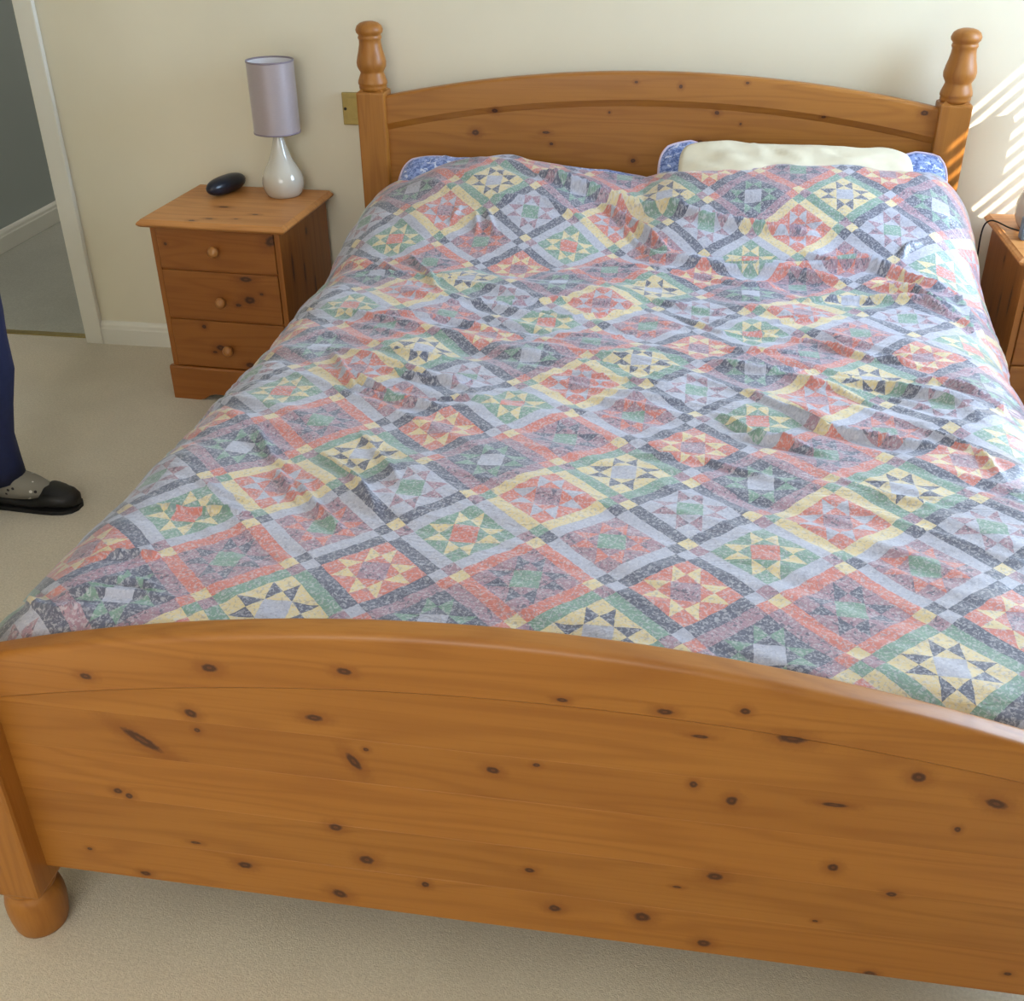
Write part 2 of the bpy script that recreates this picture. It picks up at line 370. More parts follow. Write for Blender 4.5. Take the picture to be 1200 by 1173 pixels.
# door lining and architrave (right side and head in view from the bed)
fr = MB().box(DX1 - .012, DX1 + .012, -.004, .104, 0, DZ, .002).box(DX0 - .012, DX0 + .012, -.004, .104, 0, DZ, .002).box(DX0, DX1, -.004, .104, DZ - .02, DZ, .002)
fr.box(DX1 - .024, DX1 - .010, .05, .075, 0, DZ - .02, .002)
fr.box(DX1 - .004, -1.783, -.020, -.001, 0, DZ + .05, .004).box(DX0 - .055, DX0 + .004, -.020, -.001, 0, DZ + .05, .004).box(DX0 + .004, DX1 - .004, -.020, -.001, DZ - .004, DZ + .05, .004)
dr = struct(fr, 'door_1', M['gloss'])
sp = MB().box(DX1 - .0135, DX1 - .0115, .008, .032, .93, .99, .0008).box(DX1 - .0142, DX1 - .0132, .014, .026, .95, .972)
sp.build('strike_plate', M['brass'], dr)
struct(MB().box(DX0 + .012, DX1 - .012, .022, .052, -.001, .004, .0018), 'trim_1', M['brass'])

# side window with frame, glass and slatted blind; added window behind the camera for the front fill
def window(name, axis, u0, u1, z0, z1, p):
    fw = MB()
    def bx(a0, a1, d0, d1, b0, b1):
        if axis == 'y': fw.box(p + d0, p + d1, a0, a1, b0, b1, .003)
        else: fw.box(a0, a1, p - d1, p - d0, b0, b1, .003)
    bx(u0, u0 + .045, .03, .08, z0, z1); bx(u1 - .045, u1, .03, .08, z0, z1)
    bx(u0 + .045, u1 - .045, .03, .08, z0, z0 + .045); bx(u0 + .045, u1 - .045, .03, .08, z1 - .045, z1)
    bx(u0 - .03, u1 + .03, -.05, .0, z0 - .03, z0 - .002)
    o = struct(fw, name, M['gloss'])
    g = MB()
    if axis == 'y': g.box(p + .052, p + .056, u0 + .045, u1 - .045, z0 + .045, z1 - .045)
    else: g.box(u0 + .045, u1 - .045, p - .056, p - .052, z0 + .045, z1 - .045)
    gm = NT('window_glass'); gm.b.inputs['Transmission Weight'].default_value = 1; gm.b.inputs['Roughness'].default_value = 0; gm.b.inputs['IOR'].default_value = 1.01
    tr = gm.n('ShaderNodeBsdfTransparent'); gl = gm.n('ShaderNodeBsdfGlossy'); gl.inputs['Roughness'].default_value = 0.02
    mx = gm.n('ShaderNodeMixShader'); mx.inputs[0].default_value = .04
    gm.l.new(tr.outputs[0], mx.inputs[1]); gm.l.new(gl.outputs[0], mx.inputs[2]); gm.l.new(mx.outputs[0], gm.t.nodes['Material Output'].inputs[0])
    g.build('pane', gm.m, o)
    return o
M['slat'] = plain('white_slat', lin(236, 234, 228), .5, .01)
window('window_1', 'y', WY0, WY1, WZ0, WZ1, XR)
window('window_fill', 'x', FX0, FX1, FZ0, FZ1, YF)  # added, unseen window that goes with the front fill
BX = 1.955
bl = empty('venetian_blind', (BX, (WY0 + WY1) / 2, WZ0))
tag(bl, 'white venetian blind with level slats hanging in the side window', 'blind')
L = (WY1 - WY0) / 2 + .01
MB().box(-.020, .020, -L, L, 2.015 - WZ0, WZ1 - WZ0 + .03, .003).build('head_rail', M['slat'], bl)
z = 2.0096 - WZ0
sm = None
while z > .02:
    if sm is None:
        so_ = MB().box(-.0135, .0135, -L, L, -.0006, .0006).build('slat', M['slat'], bl); sm = so_
    else:
        so_ = sm.copy(); COL.objects.link(so_); so_.parent = bl
    so_.location = (0, 0, z); z -= .0445
for yy in (-.28, .28):
    MB().tube([(0, yy, .02), (0, yy, WZ1 - WZ0)], .0012, 6).build('cord', M['slat'], bl)

# brass socket plate half hidden by the bed post
so2 = empty('wall_socket', (-.845, -.001, .773))
tag(so2, 'square brass wall plate half hidden behind the left headboard post', 'socket')
MB().box(-.043, .043, -.009, 0, -.045, .045, .003, 3).build('plate', M['brass'], so2)
MB().box(-.028, .028, -.0105, -.0088, -.030, .030, .001).build('insert', M['brass'], so2)
sc = MB(); sc.loft([[(-.034 + .0042 * math.cos(2 * PI * k / 16), y, .0042 * math.sin(2 * PI * k / 16)) for k in range(16)] for y in (-.009, -.0115)])
sc.build('screw', M['dark'], so2)

# ------------------------------------------------------------------ bed frame
T = .0797; PX = .81; YH = -.1248; YFt = -2.2289       # post size, half width, front of head posts, front of foot posts
BY = -1.13
bed = empty('pine_bed', (0, BY, 0))
tag(bed, 'honey pine double bed with arched headboard and footboard and turned posts', 'bed')
FIN = [(0.0, .170), (.014, .1695), (.025, .166), (.033, .160), (.0372, .150), (.036, .143), (.031, .1375), (.0300, .136), (.0315, .133), (.0325, .129), (.0310, .126),
       (.0298, .123), (.0302, .113), (.033, .098), (.0375, .082), (.0405, .067), (.0395, .056), (.0355, .048), (.0325, .043), (.0322, .040), (.0345, .033), (.0385, .022), (.0400, .016), (.0400, .011), (.0375, .009), (.0385, .004), (.037, -.004)]
FOOT = [(.034, .104), (.0385, .098), (.0392, .092), (.0375, .087), (.0345, .084), (.0345, .081), (.038, .077), (.0410, .070), (.0432, .058), (.0435, .044), (.0420, .024), (.0395, .008), (.037, .001), (.036, 0), (0, 0)]
def post(cx, cy, ztop, seed):
    p = MB().box(cx - T / 2, cx + T / 2, cy - T / 2, cy + T / 2, .094, ztop, .006, 2)
    # chamfered shoulders at both ends of the square
    for z0, z1, in ((ztop - .001, ztop + .007),):
        a, b = T / 2 - .005, T / 2 - .013
        p.loft([[(cx + sx * q, cy + sy * q, zz) for sx, sy in ((-1, -1), (1, -1), (1, 1), (-1, 1))] for q, zz in ((a, z0), (b, z1))], smooth=False)
    o = grain(p.build('bed_post', M['post'], bed), seed)
    f = MB().lathe([(r, ztop + .006 + z) for r, z in FIN][::-1], cx, cy, 40)
    grain(f.build('finial', M['post'], o), seed + .3, 1.02)
    f = MB().lathe(FOOT, cx, cy, 40); grain(f.build('bun_foot', M['post'], o), seed + .6)
    return o
for s in (-1, 1):
    post(s * (PX - T / 2), YH + T / 2 - BY, .840, 1.3 + s)
    post(s * (PX - T / 2), YFt + T / 2 - BY, .552, 4.1 + s)

def arch(name, x0, x1, top, low, yf, yb, bevel, mat, seed, tone=1.0, cove=.024):
    """arched rail: rounded crest, cove moulding along its lower front edge"""
    r = []
    for i in range(73):
        x = x0 + (x1 - x0) * i / 72; zt, zl = top(x), low(x); b = bevel; ym = (yf + yb) / 2; hy = (yb - yf) / 2
        ring = []
        for k in range(5):
            a = PI / 2 * k / 4; ring.append((x, yb - b + b * math.cos(a), zt - b + b * math.sin(a)))
        for k in range(5):
            a = PI / 2 * (1 - k / 4); ring.append((x, yf + b - b * math.cos(a), zt - b + b * math.sin(a)))
        ring += [(x, yf, zl + cove), (x, yf + .003, zl + cove - .004), (x, yf + .005, zl + cove * .45), (x, yf + .010, zl + .004), (x, yf + .016, zl), (x, yb, zl)]
        r.append([(p[0], p[1] - BY, p[2]) for p in ring])
    o = MB().loft(r).build(name, mat, bed)
    m = o.data
    for pl in m.polygons: pl.use_smooth = True
    me = o.modifiers.new('edges', 'EDGE_SPLIT'); me.split_angle = math.radians(35)
    return grain(o, seed, tone)
def plank(parent, x0, x1, lo, hi, yf, yb, mat, seed, tone):
    r = []; n = 37 if callable(hi) else 2
    for i in range(n):
        x = x0 + (x1 - x0) * i / (n - 1); zt = hi(x) if callable(hi) else hi; e = .0002
        r.append([(x, y - BY, z) for y, z in ((yb, lo), (yb, zt), (yf + e, zt), (yf, zt - e), (yf, lo + e), (yf + e, lo))])
    return grain(MB().loft(r, smooth=False).build('plank', mat, parent), seed, tone)
# footboard
ft = lambda x: .622 - .112 * ((x + .04) / .72) ** 2
fl = lambda x: .553 - .080 * ((x - .02) / .72) ** 2
XI = PX - T + .004
fb = arch('footboard', -XI, XI, ft, lambda x: fl(x) - .022, -2.1975, -2.158, .010, wood('pine_footboard_rail', 'x', PINE, [k for k in FOOT_KNOTS if k[1] > fl(k[0]) - .02]), 2.0, 1.0, .010)
for lo, hi, tn in ((.130, .207, 1.00), (.207, .289, .95), (.289, .372, 1.03), (.372, .446, .97)):
    plank(fb, -XI, XI, lo, hi, -2.193, -2.168, foot_wood(lo, hi), 2.0 + lo * 7, tn)
plank(fb, -XI, XI, .446, lambda x: fl(x) + .004, -2.193, -2.168, wood('pine_footboard_board', 'x', PINE, [k for k in FOOT_KNOTS if .434 < k[1] < fl(k[0]) + .006]), 9.3, .99)
# headboard
ht = lambda x: .902 - .074 * (x / .73) ** 2
hl = lambda x: .831 - .078 * (x / .73) ** 2
hb = arch('headboard', -XI, XI, ht, lambda x: hl(x) - .022, -.108, -.070, .009, M['head'], 5.0, 1.0)
for lo, hi, tn in ((.30, .43, 1.0), (.43, .545, .97), (.545, .655, 1.02), (.655, .735, .98)):
    plank(hb, -XI, XI, lo, hi, -.100, -.078, M['head'], 5.0 + lo * 9, tn)
plank(hb, -XI, XI, .735, lambda x: hl(x) + .004, -.100, -.078, M['head'], 12.1, 1.0)
for s in (-1, 1):
    a, b = sorted((s * .735, s * .757))
    grain(MB().box(a, b, YFt + T - BY - .004, YH - BY + .004, .20, .34, .003).build('side_rail', M['rail'], bed), 7 + s)
sl = None
for k in range(12):
    y = -2.02 + k * .16 - BY
    if sl is None:
        sl = grain(MB().box(-.733, .733, -.035, .035, -.009, .009, .002).build('slat', M['rail'], bed), 3.0, .95)
        o = sl
    else:
        o = sl.copy(); COL.objects.link(o); o.parent = bed; o['grain_seed'] = 3.0 + k
    o.location = (0, y, .236)

# ------------------------------------------------------------------ bedding
mt = MB().box(-.70, .70, -2.135 + 1.13, -.135 + 1.13, -.11, .11, .035, 4).build('mattress', M['white_cloth'])
mt.location = (0, BY, .357)
tag(mt, 'white mattress under the patchwork duvet on the pine bed', 'mattress')

CX = [-.80, -.64, -.54, -.44, -.35, -.24, -.125, 0, .075, .2, .43, .62, .80]
CZ = [.080, .105, .140, .154, .154, .140, .124, .110, .136, .162, .180, .176, .172]
def base(x, y):
    t = np.clip((y + .70) / .43, 0, 1); s = t * t * (3 - 2 * t)
    e = np.clip((y + .24) / .08, 0, 1)
    return .54 + np.interp(x, CX, CZ) * s - .05 * e * e
FOLDS = [
    ([(-0.562,-1.211),(-0.5,-1.316),(-0.383,-1.404),(-0.294,-1.438)],7,9),
    ([(-0.475,-1.185),(-0.385,-1.216),(-0.303,-1.217)],5,8),
    ([(-0.449,-1.28),(-0.331,-1.32),(-0.24,-1.311)],7,9),
    ([(-0.525,-1.291),(-0.465,-1.378),(-0.38,-1.415),(-0.282,-1.443)],6,8),
    ([(-0.32,-1.395),(-0.225,-1.392)],5,8),
    ([(-0.522,-1.667),(-0.468,-1.737),(-0.427,-1.786)],5,9),
    ([(-0.454,-1.618),(-0.369,-1.703),(-0.305,-1.801)],6,10),
    ([(-0.461,-1.717),(-0.41,-1.783),(-0.345,-1.849)],6,10),
    ([(-0.596,-1.551),(-0.535,-1.639),(-0.482,-1.677)],5,10),
    ([(-0.417,-1.525),(-0.339,-1.641),(-0.29,-1.719)],4,10),
    ([(-0.178,-0.714),(-0.024,-0.71),(0.107,-0.734)],4,8),
    ([(-0.328,-0.883),(-0.141,-0.841),(0.051,-0.868)],4,8),
    ([(-0.198,-0.892),(-0.116,-0.943),(0.027,-0.882)],5,9),
    ([(0.048,-0.815),(0.235,-0.879)],5,10),
    ([(0.113,-0.896),(0.212,-0.982),(0.351,-0.976)],6,10),
    ([(0.205,-1.075),(0.4,-1.092)],5,9),
    ([(0.179,-1.149),(0.286,-1.191),(0.395,-1.159)],5,9),
    ([(0.198,-1.377),(0.279,-1.466),(0.373,-1.484)],7,11),
    ([(0.073,-1.55),(0.185,-1.554),(0.32,-1.621)],5,12),
    ([(0.033,-0.582),(0.216,-0.619),(0.359,-0.62),(0.487,-0.656)],13,14),
    ([(0.398,-0.563),(0.455,-0.595),(0.534,-0.599),(0.611,-0.627),(0.712,-0.69),(0.745,-0.854)],11,9),
    ([(0.53,-0.671),(0.635,-0.701),(0.694,-0.8),(0.737,-0.927)],9,9),
    ([(0.371,-0.77),(0.516,-0.75),(0.648,-0.764),(0.723,-0.871)],10,10),
    ([(0.296,-0.917),(0.426,-0.898)],5,9),
    ([(0.308,-0.987),(0.383,-1.0),(0.506,-1.089),(0.598,-1.102)],6,9),
    ([(0.417,-1.185),(0.536,-1.226),(0.597,-1.262),(0.651,-1.315)],6,9),
    ([(0.262,-1.288),(0.388,-1.414),(0.507,-1.452),(0.584,-1.468)],9,11),
    ([(0.569,-1.175),(0.63,-1.19),(0.685,-1.249),(0.717,-1.305)],7,9),
    ([(0.217,-1.456),(0.3,-1.463),(0.399,-1.523)],6,10),
    ([(0.334,-1.209),(0.422,-1.243),(0.499,-1.316)],5,9),
    ([(0.366,-1.58),(0.462,-1.661),(0.535,-1.676)],4,12),
    ([(0.553,-1.384),(0.614,-1.439),(0.652,-1.552)],6,11),
    ([(-0.269,-0.334),(-0.186,-0.359),(-0.091,-0.383),(0.105,-0.438)],16,13),
    ([(-0.109,-0.401),(-0.019,-0.467),(0.082,-0.563)],12,11),
    ([(-0.065,-0.433),(-0.002,-0.533),(0.053,-0.583)],6,9),
    ([(-0.412,-0.474),(-0.393,-0.544)],5,7),
    ([(-0.387,-0.465),(-0.347,-0.55)],5,7),
    ([(-0.453,-0.453),(-0.469,-0.511)],4,7),
    ([(0.018,-0.4),(0.153,-0.463),(0.336,-0.499),(0.423,-0.505)],13,12),
    ([(0.032,-0.57),(0.161,-0.591),(0.349,-0.606),(0.547,-0.601),(0.654,-0.633)],10,12),
    ([(0.616,-0.569),(0.631,-0.54),(0.66,-0.526)],7,9),
    ([(0.745,-0.488),(0.756,-0.556),(0.763,-0.668)],6,9),
    ([(-0.662,-1.831),(-0.602,-1.827),(-0.547,-1.822),(-0.491,-1.829)],6,6),
    ([(-0.688,-1.976),(-0.616,-1.959),(-0.58,-1.96)],6,7),
    ([(-0.638,-2.024),(-0.586,-2.022),(-0.553,-2.034)],5,8),
    ([(-0.677,-2.063),(-0.638,-2.057),(-0.524,-2.052)],6,8),
    ([(-0.7,-2.089),(-0.663,-2.101),(-0.621,-2.089)],7,9),
    ([(-0.72,-2.066),(-0.697,-2.087)],9,10),
    ([(-0.549,-0.626),(-0.486,-0.713),(-0.423,-0.852)],6,9),
    ([(-0.635,-0.628),(-0.543,-0.733),(-0.353,-0.755)],5,9),
    ([(-0.529,-0.867),(-0.364,-0.899),(-0.216,-0.862)],4,8),
    ([(-0.55,-1.004),(-0.416,-1.011),(-0.261,-1.039)],5,9),
    ([(-0.226,-1.034),(-0.045,-1.042),(0.111,-0.986)],3,9),
    ([(-0.121,-1.262),(0.012,-1.29)],3,10),
    ([(-0.625,-1.741),(-0.568,-1.774),(-0.505,-1.792)],4,9),
    ([(-0.412,-0.439),(-0.238,-0.432),(-0.124,-0.479)],5,12),
    ([(0.117,-0.648),(0.256,-0.702),(0.371,-0.697)],5,9),
    ([(-0.107,-0.627),(0.037,-0.645),(0.178,-0.671)],5,9),
]
def vnoise(x, y, seed):
    rs = np.random.RandomState(seed); g = rs.rand(64, 64)
    xi = np.floor(x).astype(int); yi = np.floor(y).astype(int); fx = x - xi; fy = y - yi
    fx = fx * fx * (3 - 2 * fx); fy = fy * fy * (3 - 2 * fy)
    q = lambda a, b: g[a % 64, b % 64]
    return (q(xi, yi) * (1 - fx) + q(xi + 1, yi) * fx) * (1 - fy) + (q(xi, yi + 1) * (1 - fx) + q(xi + 1, yi + 1) * fx) * fy - .5
def make_duvet():
    nu, nv = 381, 351
    R, U0 = .13, .645
    hang = .20
    umax = U0 + PI / 2 * R + hang
    u = np.linspace(-umax, umax, nu); y = np.linspace(-2.146, -.232, nv)
    au = np.abs(u); th = np.clip((au - U0) / R, 0, PI / 2)
    xx = np.sign(u) * (np.minimum(au, U0) + R * np.sin(th))
    drop = R * (1 - np.cos(th)) + np.maximum(au - U0 - PI / 2 * R, 0)
    X, Y = np.meshgrid(xx, y); U, _ = np.meshgrid(u, y); D, _ = np.meshgrid(drop, y)
    TH, _ = np.meshgrid(th, y)
    ss = lambda a, b, v: (lambda t: t * t * (3 - 2 * t))(np.clip((v - a) / (b - a), 0, 1))
    yend = -.232 - .040 * ss(.03, .10, X) * ss(.74, .66, X)          # turned back in front of the cream pillow
    Y = -2.146 + (Y + 2.146) * (yend + 2.146) / (-.232 + 2.146)
    H = base(X, Y)
    # foot end rolls down behind the footboard
    q = np.clip((-2.07 - Y) / .08, 0, 1); H = H - .05 * (1 - np.sqrt(np.clip(1 - q * q, 0, 1)))
    # soft swell and small creases
    W = .020 * vnoise(X * 4.2 + 9, Y * 4.2 + 9, 1) + .010 * vnoise(X * 9 + 3 + Y * 2, Y * 12 + 20, 2)
    W += .007 * vnoise(X * 9 + Y * 8 + 30, Y * 34 + X * 12 + 90, 3) * np.clip((Y + 2.3) * 1.2, .45, 1.3)
    W += .003 * vnoise(X * 20 + Y * 14 + 30, Y * 60 + X * 22 + 90, 7)
    # long fine pulls running across the bed, steeper towards the left foot corner
    def ridge(a, b, s, p=3.0): return (1 - np.abs(2 * vnoise(a, b, s)) * 1.0) ** p - .25
    slope = .20 + .45 * np.clip((-X + .1) / .7, 0, 1) * np.clip((-Y - .6) / 1.2, 0, 1) + .25 * np.clip(X / .7, 0, 1)
    S = Y + slope * X
    mid = np.clip((Y + 2.15) / .75, .12, 1) * np.clip((-.56 - Y) / .12, .35, 1) * np.clip(1.1 - np.abs(X + .05) * .35, .3, 1)
    W += .0118 * mid * ridge(X * 2.4 + 11, S * 9.5 + 30, 21) * (.6 + 1.2 * vnoise(X * 3 + 5, Y * 3 + 8, 22) + .3)
    W += .0085 * mid * ridge(X * 4.0 + 3, S * 21 + 70, 23) * (.6 + 1.4 * vnoise(X * 4 + 7, Y * 4 + 3, 24))
    Z = np.zeros_like(X)
    for pts, amp, hw in FOLDS:
        best = np.full(X.shape, 9.0); tt = np.zeros_like(X); P = np.array(pts); n = len(P) - 1
        for i in range(n):
            a, b = P[i], P[i + 1]; d = b - a; L2 = (d * d).sum() + 1e-9
            t = np.clip(((X - a[0]) * d[0] + (Y - a[1]) * d[1]) / L2, 0, 1)
            dist = np.hypot(X - a[0] - t * d[0], Y - a[1] - t * d[1])
            m = dist < best; best = np.where(m, dist, best); tt = np.where(m, (i + t) / n, tt)
        hwm = hw * .75 / 1000.0; pr = best / hwm
        taper = np.clip(np.minimum(tt, 1 - tt) * 4 + .25, 0, 1)
        Z += 2.6 * amp / 1000.0 * taper * (np.exp(-pr ** 1.5) - .30 * np.exp(-(pr / 2.2) ** 2))
    Wn = (W + Z)
    side = np.clip(TH / (PI / 2), 0, 1)
    z = H - D + Wn * (1 - .75 * side)
    zmin = .17
    # hanging sides wave a little
    X = X + np.sign(U) * (Wn * .75 * side + side ** 3 * (.018 + .010 * np.sin(Y * 9 + 1) + .012 * vnoise(Y * 6 + 40, Y * 0, 5)))
    z = np.maximum(z, zmin)
    # the cloth hangs out further at the near left corner and beside the right pillow
    sm = lambda a, b, v: (lambda t: t * t * (3 - 2 * t))(np.clip((v - a) / (b - a), 0, 1))
    X = X - np.where(U < 0, .034 * side * sm(-1.55, -1.95, Y), 0) + np.where(U > 0, side * (.016 + .026 * sm(-1.45, -.85, Y)), 0)
    # cloth length along the bed gives the print its place
    dz = np.diff(base(np.clip(X, -.6, .6), Y), axis=0); dy = np.diff(Y, axis=0); ds = np.sqrt(dz ** 2 + dy ** 2)
    V = np.vstack([np.zeros((1, nu)), np.cumsum(ds, axis=0)]); V = V - 2.146 + (.034 + .022 * sm(.0, .3, X)) * sm(-.80, -.55, Y)   # cloth taken up by the fold under the pillows
    top = np.stack([X, Y, z], -1).reshape(-1, 3)
    thick = np.where(np.abs(U) < U0, .016, .010)
    bot = np.stack([X - np.sign(U) * .010 * side, Y, z - .018 * (1 - side)], -1).reshape(-1, 3)
    verts = np.vstack([top, bot]); N = nu * nv
    f = []
    idx = np.arange(N).reshape(nv, nu)
    a = idx[:-1, :-1].ravel(); b = idx[:-1, 1:].ravel(); c = idx[1:, 1:].ravel(); d = idx[1:, :-1].ravel()
    F = np.vstack([np.stack([a, b, c, d], 1), np.stack([a, d, c, b], 1) + N])
    border = list(idx[0, :]) + list(idx[1:, -1]) + list(idx[-1, -2::-1]) + list(idx[-2:0:-1, 0])
    bd = np.array(border); nx = np.roll(bd, -1)
    F = np.vstack([F, np.stack([bd, bd + N, nx + N, nx], 1)])
    me = bpy.data.meshes.new('duvet')
    me.from_pydata(verts.tolist(), [], F.tolist()); me.update()
    uvl = me.uv_layers.new(name='UVMap')
    vi = np.zeros(len(me.loops), dtype=np.int32); me.loops.foreach_get('vertex_index', vi)
    uv = np.stack([U.ravel(), V.ravel()], 1); uv = np.vstack([uv, uv])
    uvl.data.foreach_set('uv', uv[vi].astype(np.float32).ravel())
    me.polygons.foreach_set('use_smooth', np.ones(len(me.polygons), dtype=bool))
    me.materials.append(M['quilt'])
    o = bpy.data.objects.new('duvet', me); COL.objects.link(o)
    return tag(o, 'rumpled patchwork star print duvet spread over the pine bed', 'duvet')
make_duvet()

def pillow(name, w, d, h, loc, rot, mat, label, group=None, piping=None, seed=1, sag=0.0):
    n, m = 49, 37; v = []; rs = np.random.RandomState(seed)
    A, B = np.meshgrid(np.linspace(-1, 1, n), np.linspace(-1, 1, m))
    body = np.clip(1 - np.abs(A) ** 2.6, 0, 1) ** .55 * np.clip(1 - np.abs(B) ** 2.6, 0, 1) ** .55
    wr = .020 * vnoise(A * 5 + 9, B * 5 + 20, seed) * body + .011 * (1 - np.abs(2 * vnoise(A * 6 + B * 5 + 40, B * 3 + 20 - A, seed + 2))) ** 2 * body ** .5 + .006 * vnoise(A * 11 + 9 + B * 6, B * 9 + 20, seed + 1) * body
    x = A * w / 2 * (1 - .03 * (1 - B ** 2) - .075 * B ** 6); y = B * d / 2 * (1 - .05 * (1 - A ** 2) - .13 * A ** 8) + .007 * vnoise(A * 5 + 9, B * 0 + seed, seed + 4) * B
    y = y - sag * np.clip(B, 0, 1) * np.clip(1 - np.abs((A + .0) / .82) ** 6, 0, 1)
    zt = body * h * .55 + wr; zb = -body * h * .45
    top = np.stack([x, y, zt], -1).reshape(-1, 3); bot = np.stack([x, y, zb - .0006], -1).reshape(-1, 3)
    idx = np.arange(n * m).reshape(m, n); N = n * m
    a = idx[:-1, :-1].ravel(); b = idx[:-1, 1:].ravel(); c = idx[1:, 1:].ravel(); e = idx[1:, :-1].ravel()
    bd = np.array(list(idx[0, :]) + list(idx[1:, -1]) + list(idx[-1, -2::-1]) + list(idx[-2:0:-1, 0])); nx = np.roll(bd, -1)
    F = np.vstack([np.stack([a, b, c, e], 1), np.stack([a, e, c, b], 1) + N, np.stack([bd, bd + N, nx + N, nx], 1)])
    o = MB().add(np.vstack([top, bot]).tolist(), F.tolist(), True).build(name, mat)
    o.location = loc; o.rotation_euler = rot
    tag(o, label, 'pillow', group)
    if piping:
        p = MB().tube([tuple(top[i]) for i in bd] + [tuple(top[bd[0]])], .0035, 6); p.build('piping', piping, o)
    return o
M['piping'] = plain('pink_piping', lin(214, 196, 214), .6, .02)
pillow('pillow', .72, .37, .075, (-.325, -.300, .578), (math.radians(28), math.radians(3), math.radians(-1)), M['floral'], 'blue floral pillow in the left bed corner, nearly hidden by the duvet', None, M['piping'], 3)
pillow('pillow', .750, .38, .055, (.396, -.264, .602), (math.radians(45), math.radians(1), 0), M['floral'], 'blue floral pillow leaning on the headboard behind the cream pillow', None, M['piping'], 5, .030)
pillow('pillow', .60, .345, .038, (.375, -.314, .644), (math.radians(38), math.radians(.8), math.radians(-.5)), M['cream_cloth'], 'cream pillow lying against the right blue floral pillow', None, None, 8)

# ------------------------------------------------------------------ bedside cabinets
NW, ND, NH = .4355, .3863, .5417
M['drawer_a'] = wood('pine_drawer_top', 'x', CAB, [(-.150, .472, .005, .005, 0), (.170, .497, .022, .014, .5)])
M['drawer_b'] = wood('pine_drawer_middle', 'x', CAB, [(.078, .383, .020, .008, 0), (.082, .322, .017, .011, 0), (.045, .305, .009, .005, 0), (.12, .342, .006, .004, 0)])
M['drawer_c'] = wood('pine_drawer_bottom', 'x', CAB, [(-.072, .232, .007, .006, 0), (-.030, .170, .014, .009, 0), (-.05, .155, .008, .004, 0), (.055, .122, .014, .008, 0)])
M['knob'] = wood('pine_knob', 'y', lin(172, 112, 54), None, rough=.30)
def cabinet(loc, rz, label):
    """origin: centre of the base; back of the top at y = +ND/2"""
    c = empty('bedside_cabinet', loc, rz)
    tag(c, label, 'cabinet', 'pine bedside cabinets')
    hw, hd = NW / 2, ND / 2; cw, cf = hw - .026, -hd + .024
    for s in (-1, 1):
        a, b = sorted((s * cw, s * (cw - .016)))
        q = MB().box(a, b, cf, hd - .004, .0, NH - .020, .0015)
        grain(q.build('side_panel', M['cab_z'], c), 2 + s)
    grain(MB().box(-cw + .016, cw - .016, hd - .014, hd - .006, .03, NH - .020).build('back_panel', M['cab_z'], c), 8)
    # top: thumb-moulded slab
    pr = [(0, NH), (.010, NH), (.0125, NH - .003), (.017, NH - .006), (.0205, NH - .0105), (.0205, NH - .014), (.016, NH - .019), (.012, NH - .0215)]
    rings = []
    for d, zz in pr[1:]:
        e = .0205 - d
        x0, x1, y0, y1 = -hw + e, hw - e, -hd + e, hd - min(e, .004)
        rings.append([(x0, y0, zz), (x1, y0, zz), (x1, y1, zz), (x0, y1, zz)])
    o = grain(MB().loft(rings, smooth=False).build('cabinet_top', M['cab_top'], c), 6.2)
    # drawers with turned knobs
    for k, (z0, z1) in enumerate(((.402, .517), (.255, .397), (.106, .250))):
        d = MB().box(-cw + .0175, cw - .0175, cf - .003, cf + .016, z0, z1, .003, 2)
        d.box(-cw + .030, cw - .030, cf + .016, hd - .03, z0 + .012, z1 - .03)
        dd = grain(d.build('drawer', M[('drawer_a', 'drawer_b', 'drawer_c')[k]], c), 3.7 + k * 2.1, (1.0, .96, .93)[k])
        zc = (.462, .315, .168)[k]
        prof = [(.007, 0), (.0065, .006), (.008, .010), (.0135, .014), (.0155, .019), (.0145, .024), (.009, .028), (.0, .0292)]
        r = [[(rr * math.cos(2 * PI * i / 24), cf - .003 - h, zc + rr * math.sin(2 * PI * i / 24)) for i in range(24)] for rr, h in prof]
        grain(MB().loft(r).build('knob', M['knob'], dd), 1.1 + k)
    # rails between the drawers
    for z0, z1 in ((.397, .402), (.250, .255)):
        grain(MB().box(-cw + .016, cw - .016, cf + .004, cf + .03, z0, z1).build('drawer_rail', M['cab_x'], c), 5)
    # plinth: front board with a shallow arch cut out, and its returns
    pw = cw + .008; yf = cf - .012
    n = 25; ring = []
    for i in range(n):
        x = -pw + 2 * pw * i / (n - 1); t = min(1, max(0, (pw - abs(x) - .085) / .045)); h = .022 * t * t * (3 - 2 * t)
        ring.append([(x, yf, h), (x, yf, .098), (x, yf + .003, .104), (x, yf + .016, .104), (x, yf + .016, h)])
    p = MB().loft(ring, smooth=False)
    for s in (-1, 1):
        a, b = sorted((s * pw, s * cw)); p.box(a, b, yf + .016, hd - .006, 0, .102, .001)
    grain(p.build('plinth', M['cab_x'], c), 9.4, .95)
    return c
# left: back right corner of the top at (-.9332, -.0252), turned by -.0458 rad
def corner_loc(bx, by, rz, sx):
    v = Vector((-sx * NW / 2, -ND / 2)); c, s = math.cos(rz), math.sin(rz)
    return (bx + v.x * c - v.y * s, by + v.x * s + v.y * c, 0)
cl = cabinet(corner_loc(-.9332, -.0252, -.0458, 1), -.0458, 'pine bedside cabinet with three drawers left of the bed, white lamp on top')
cr = copy_tree(cl); cr.location = corner_loc(.9150, -.0252, .022, -1); cr.rotation_euler = (0, 0, .022)
cr['label'] = 'pine bedside cabinet right of the bed, cut off by the photo edge'

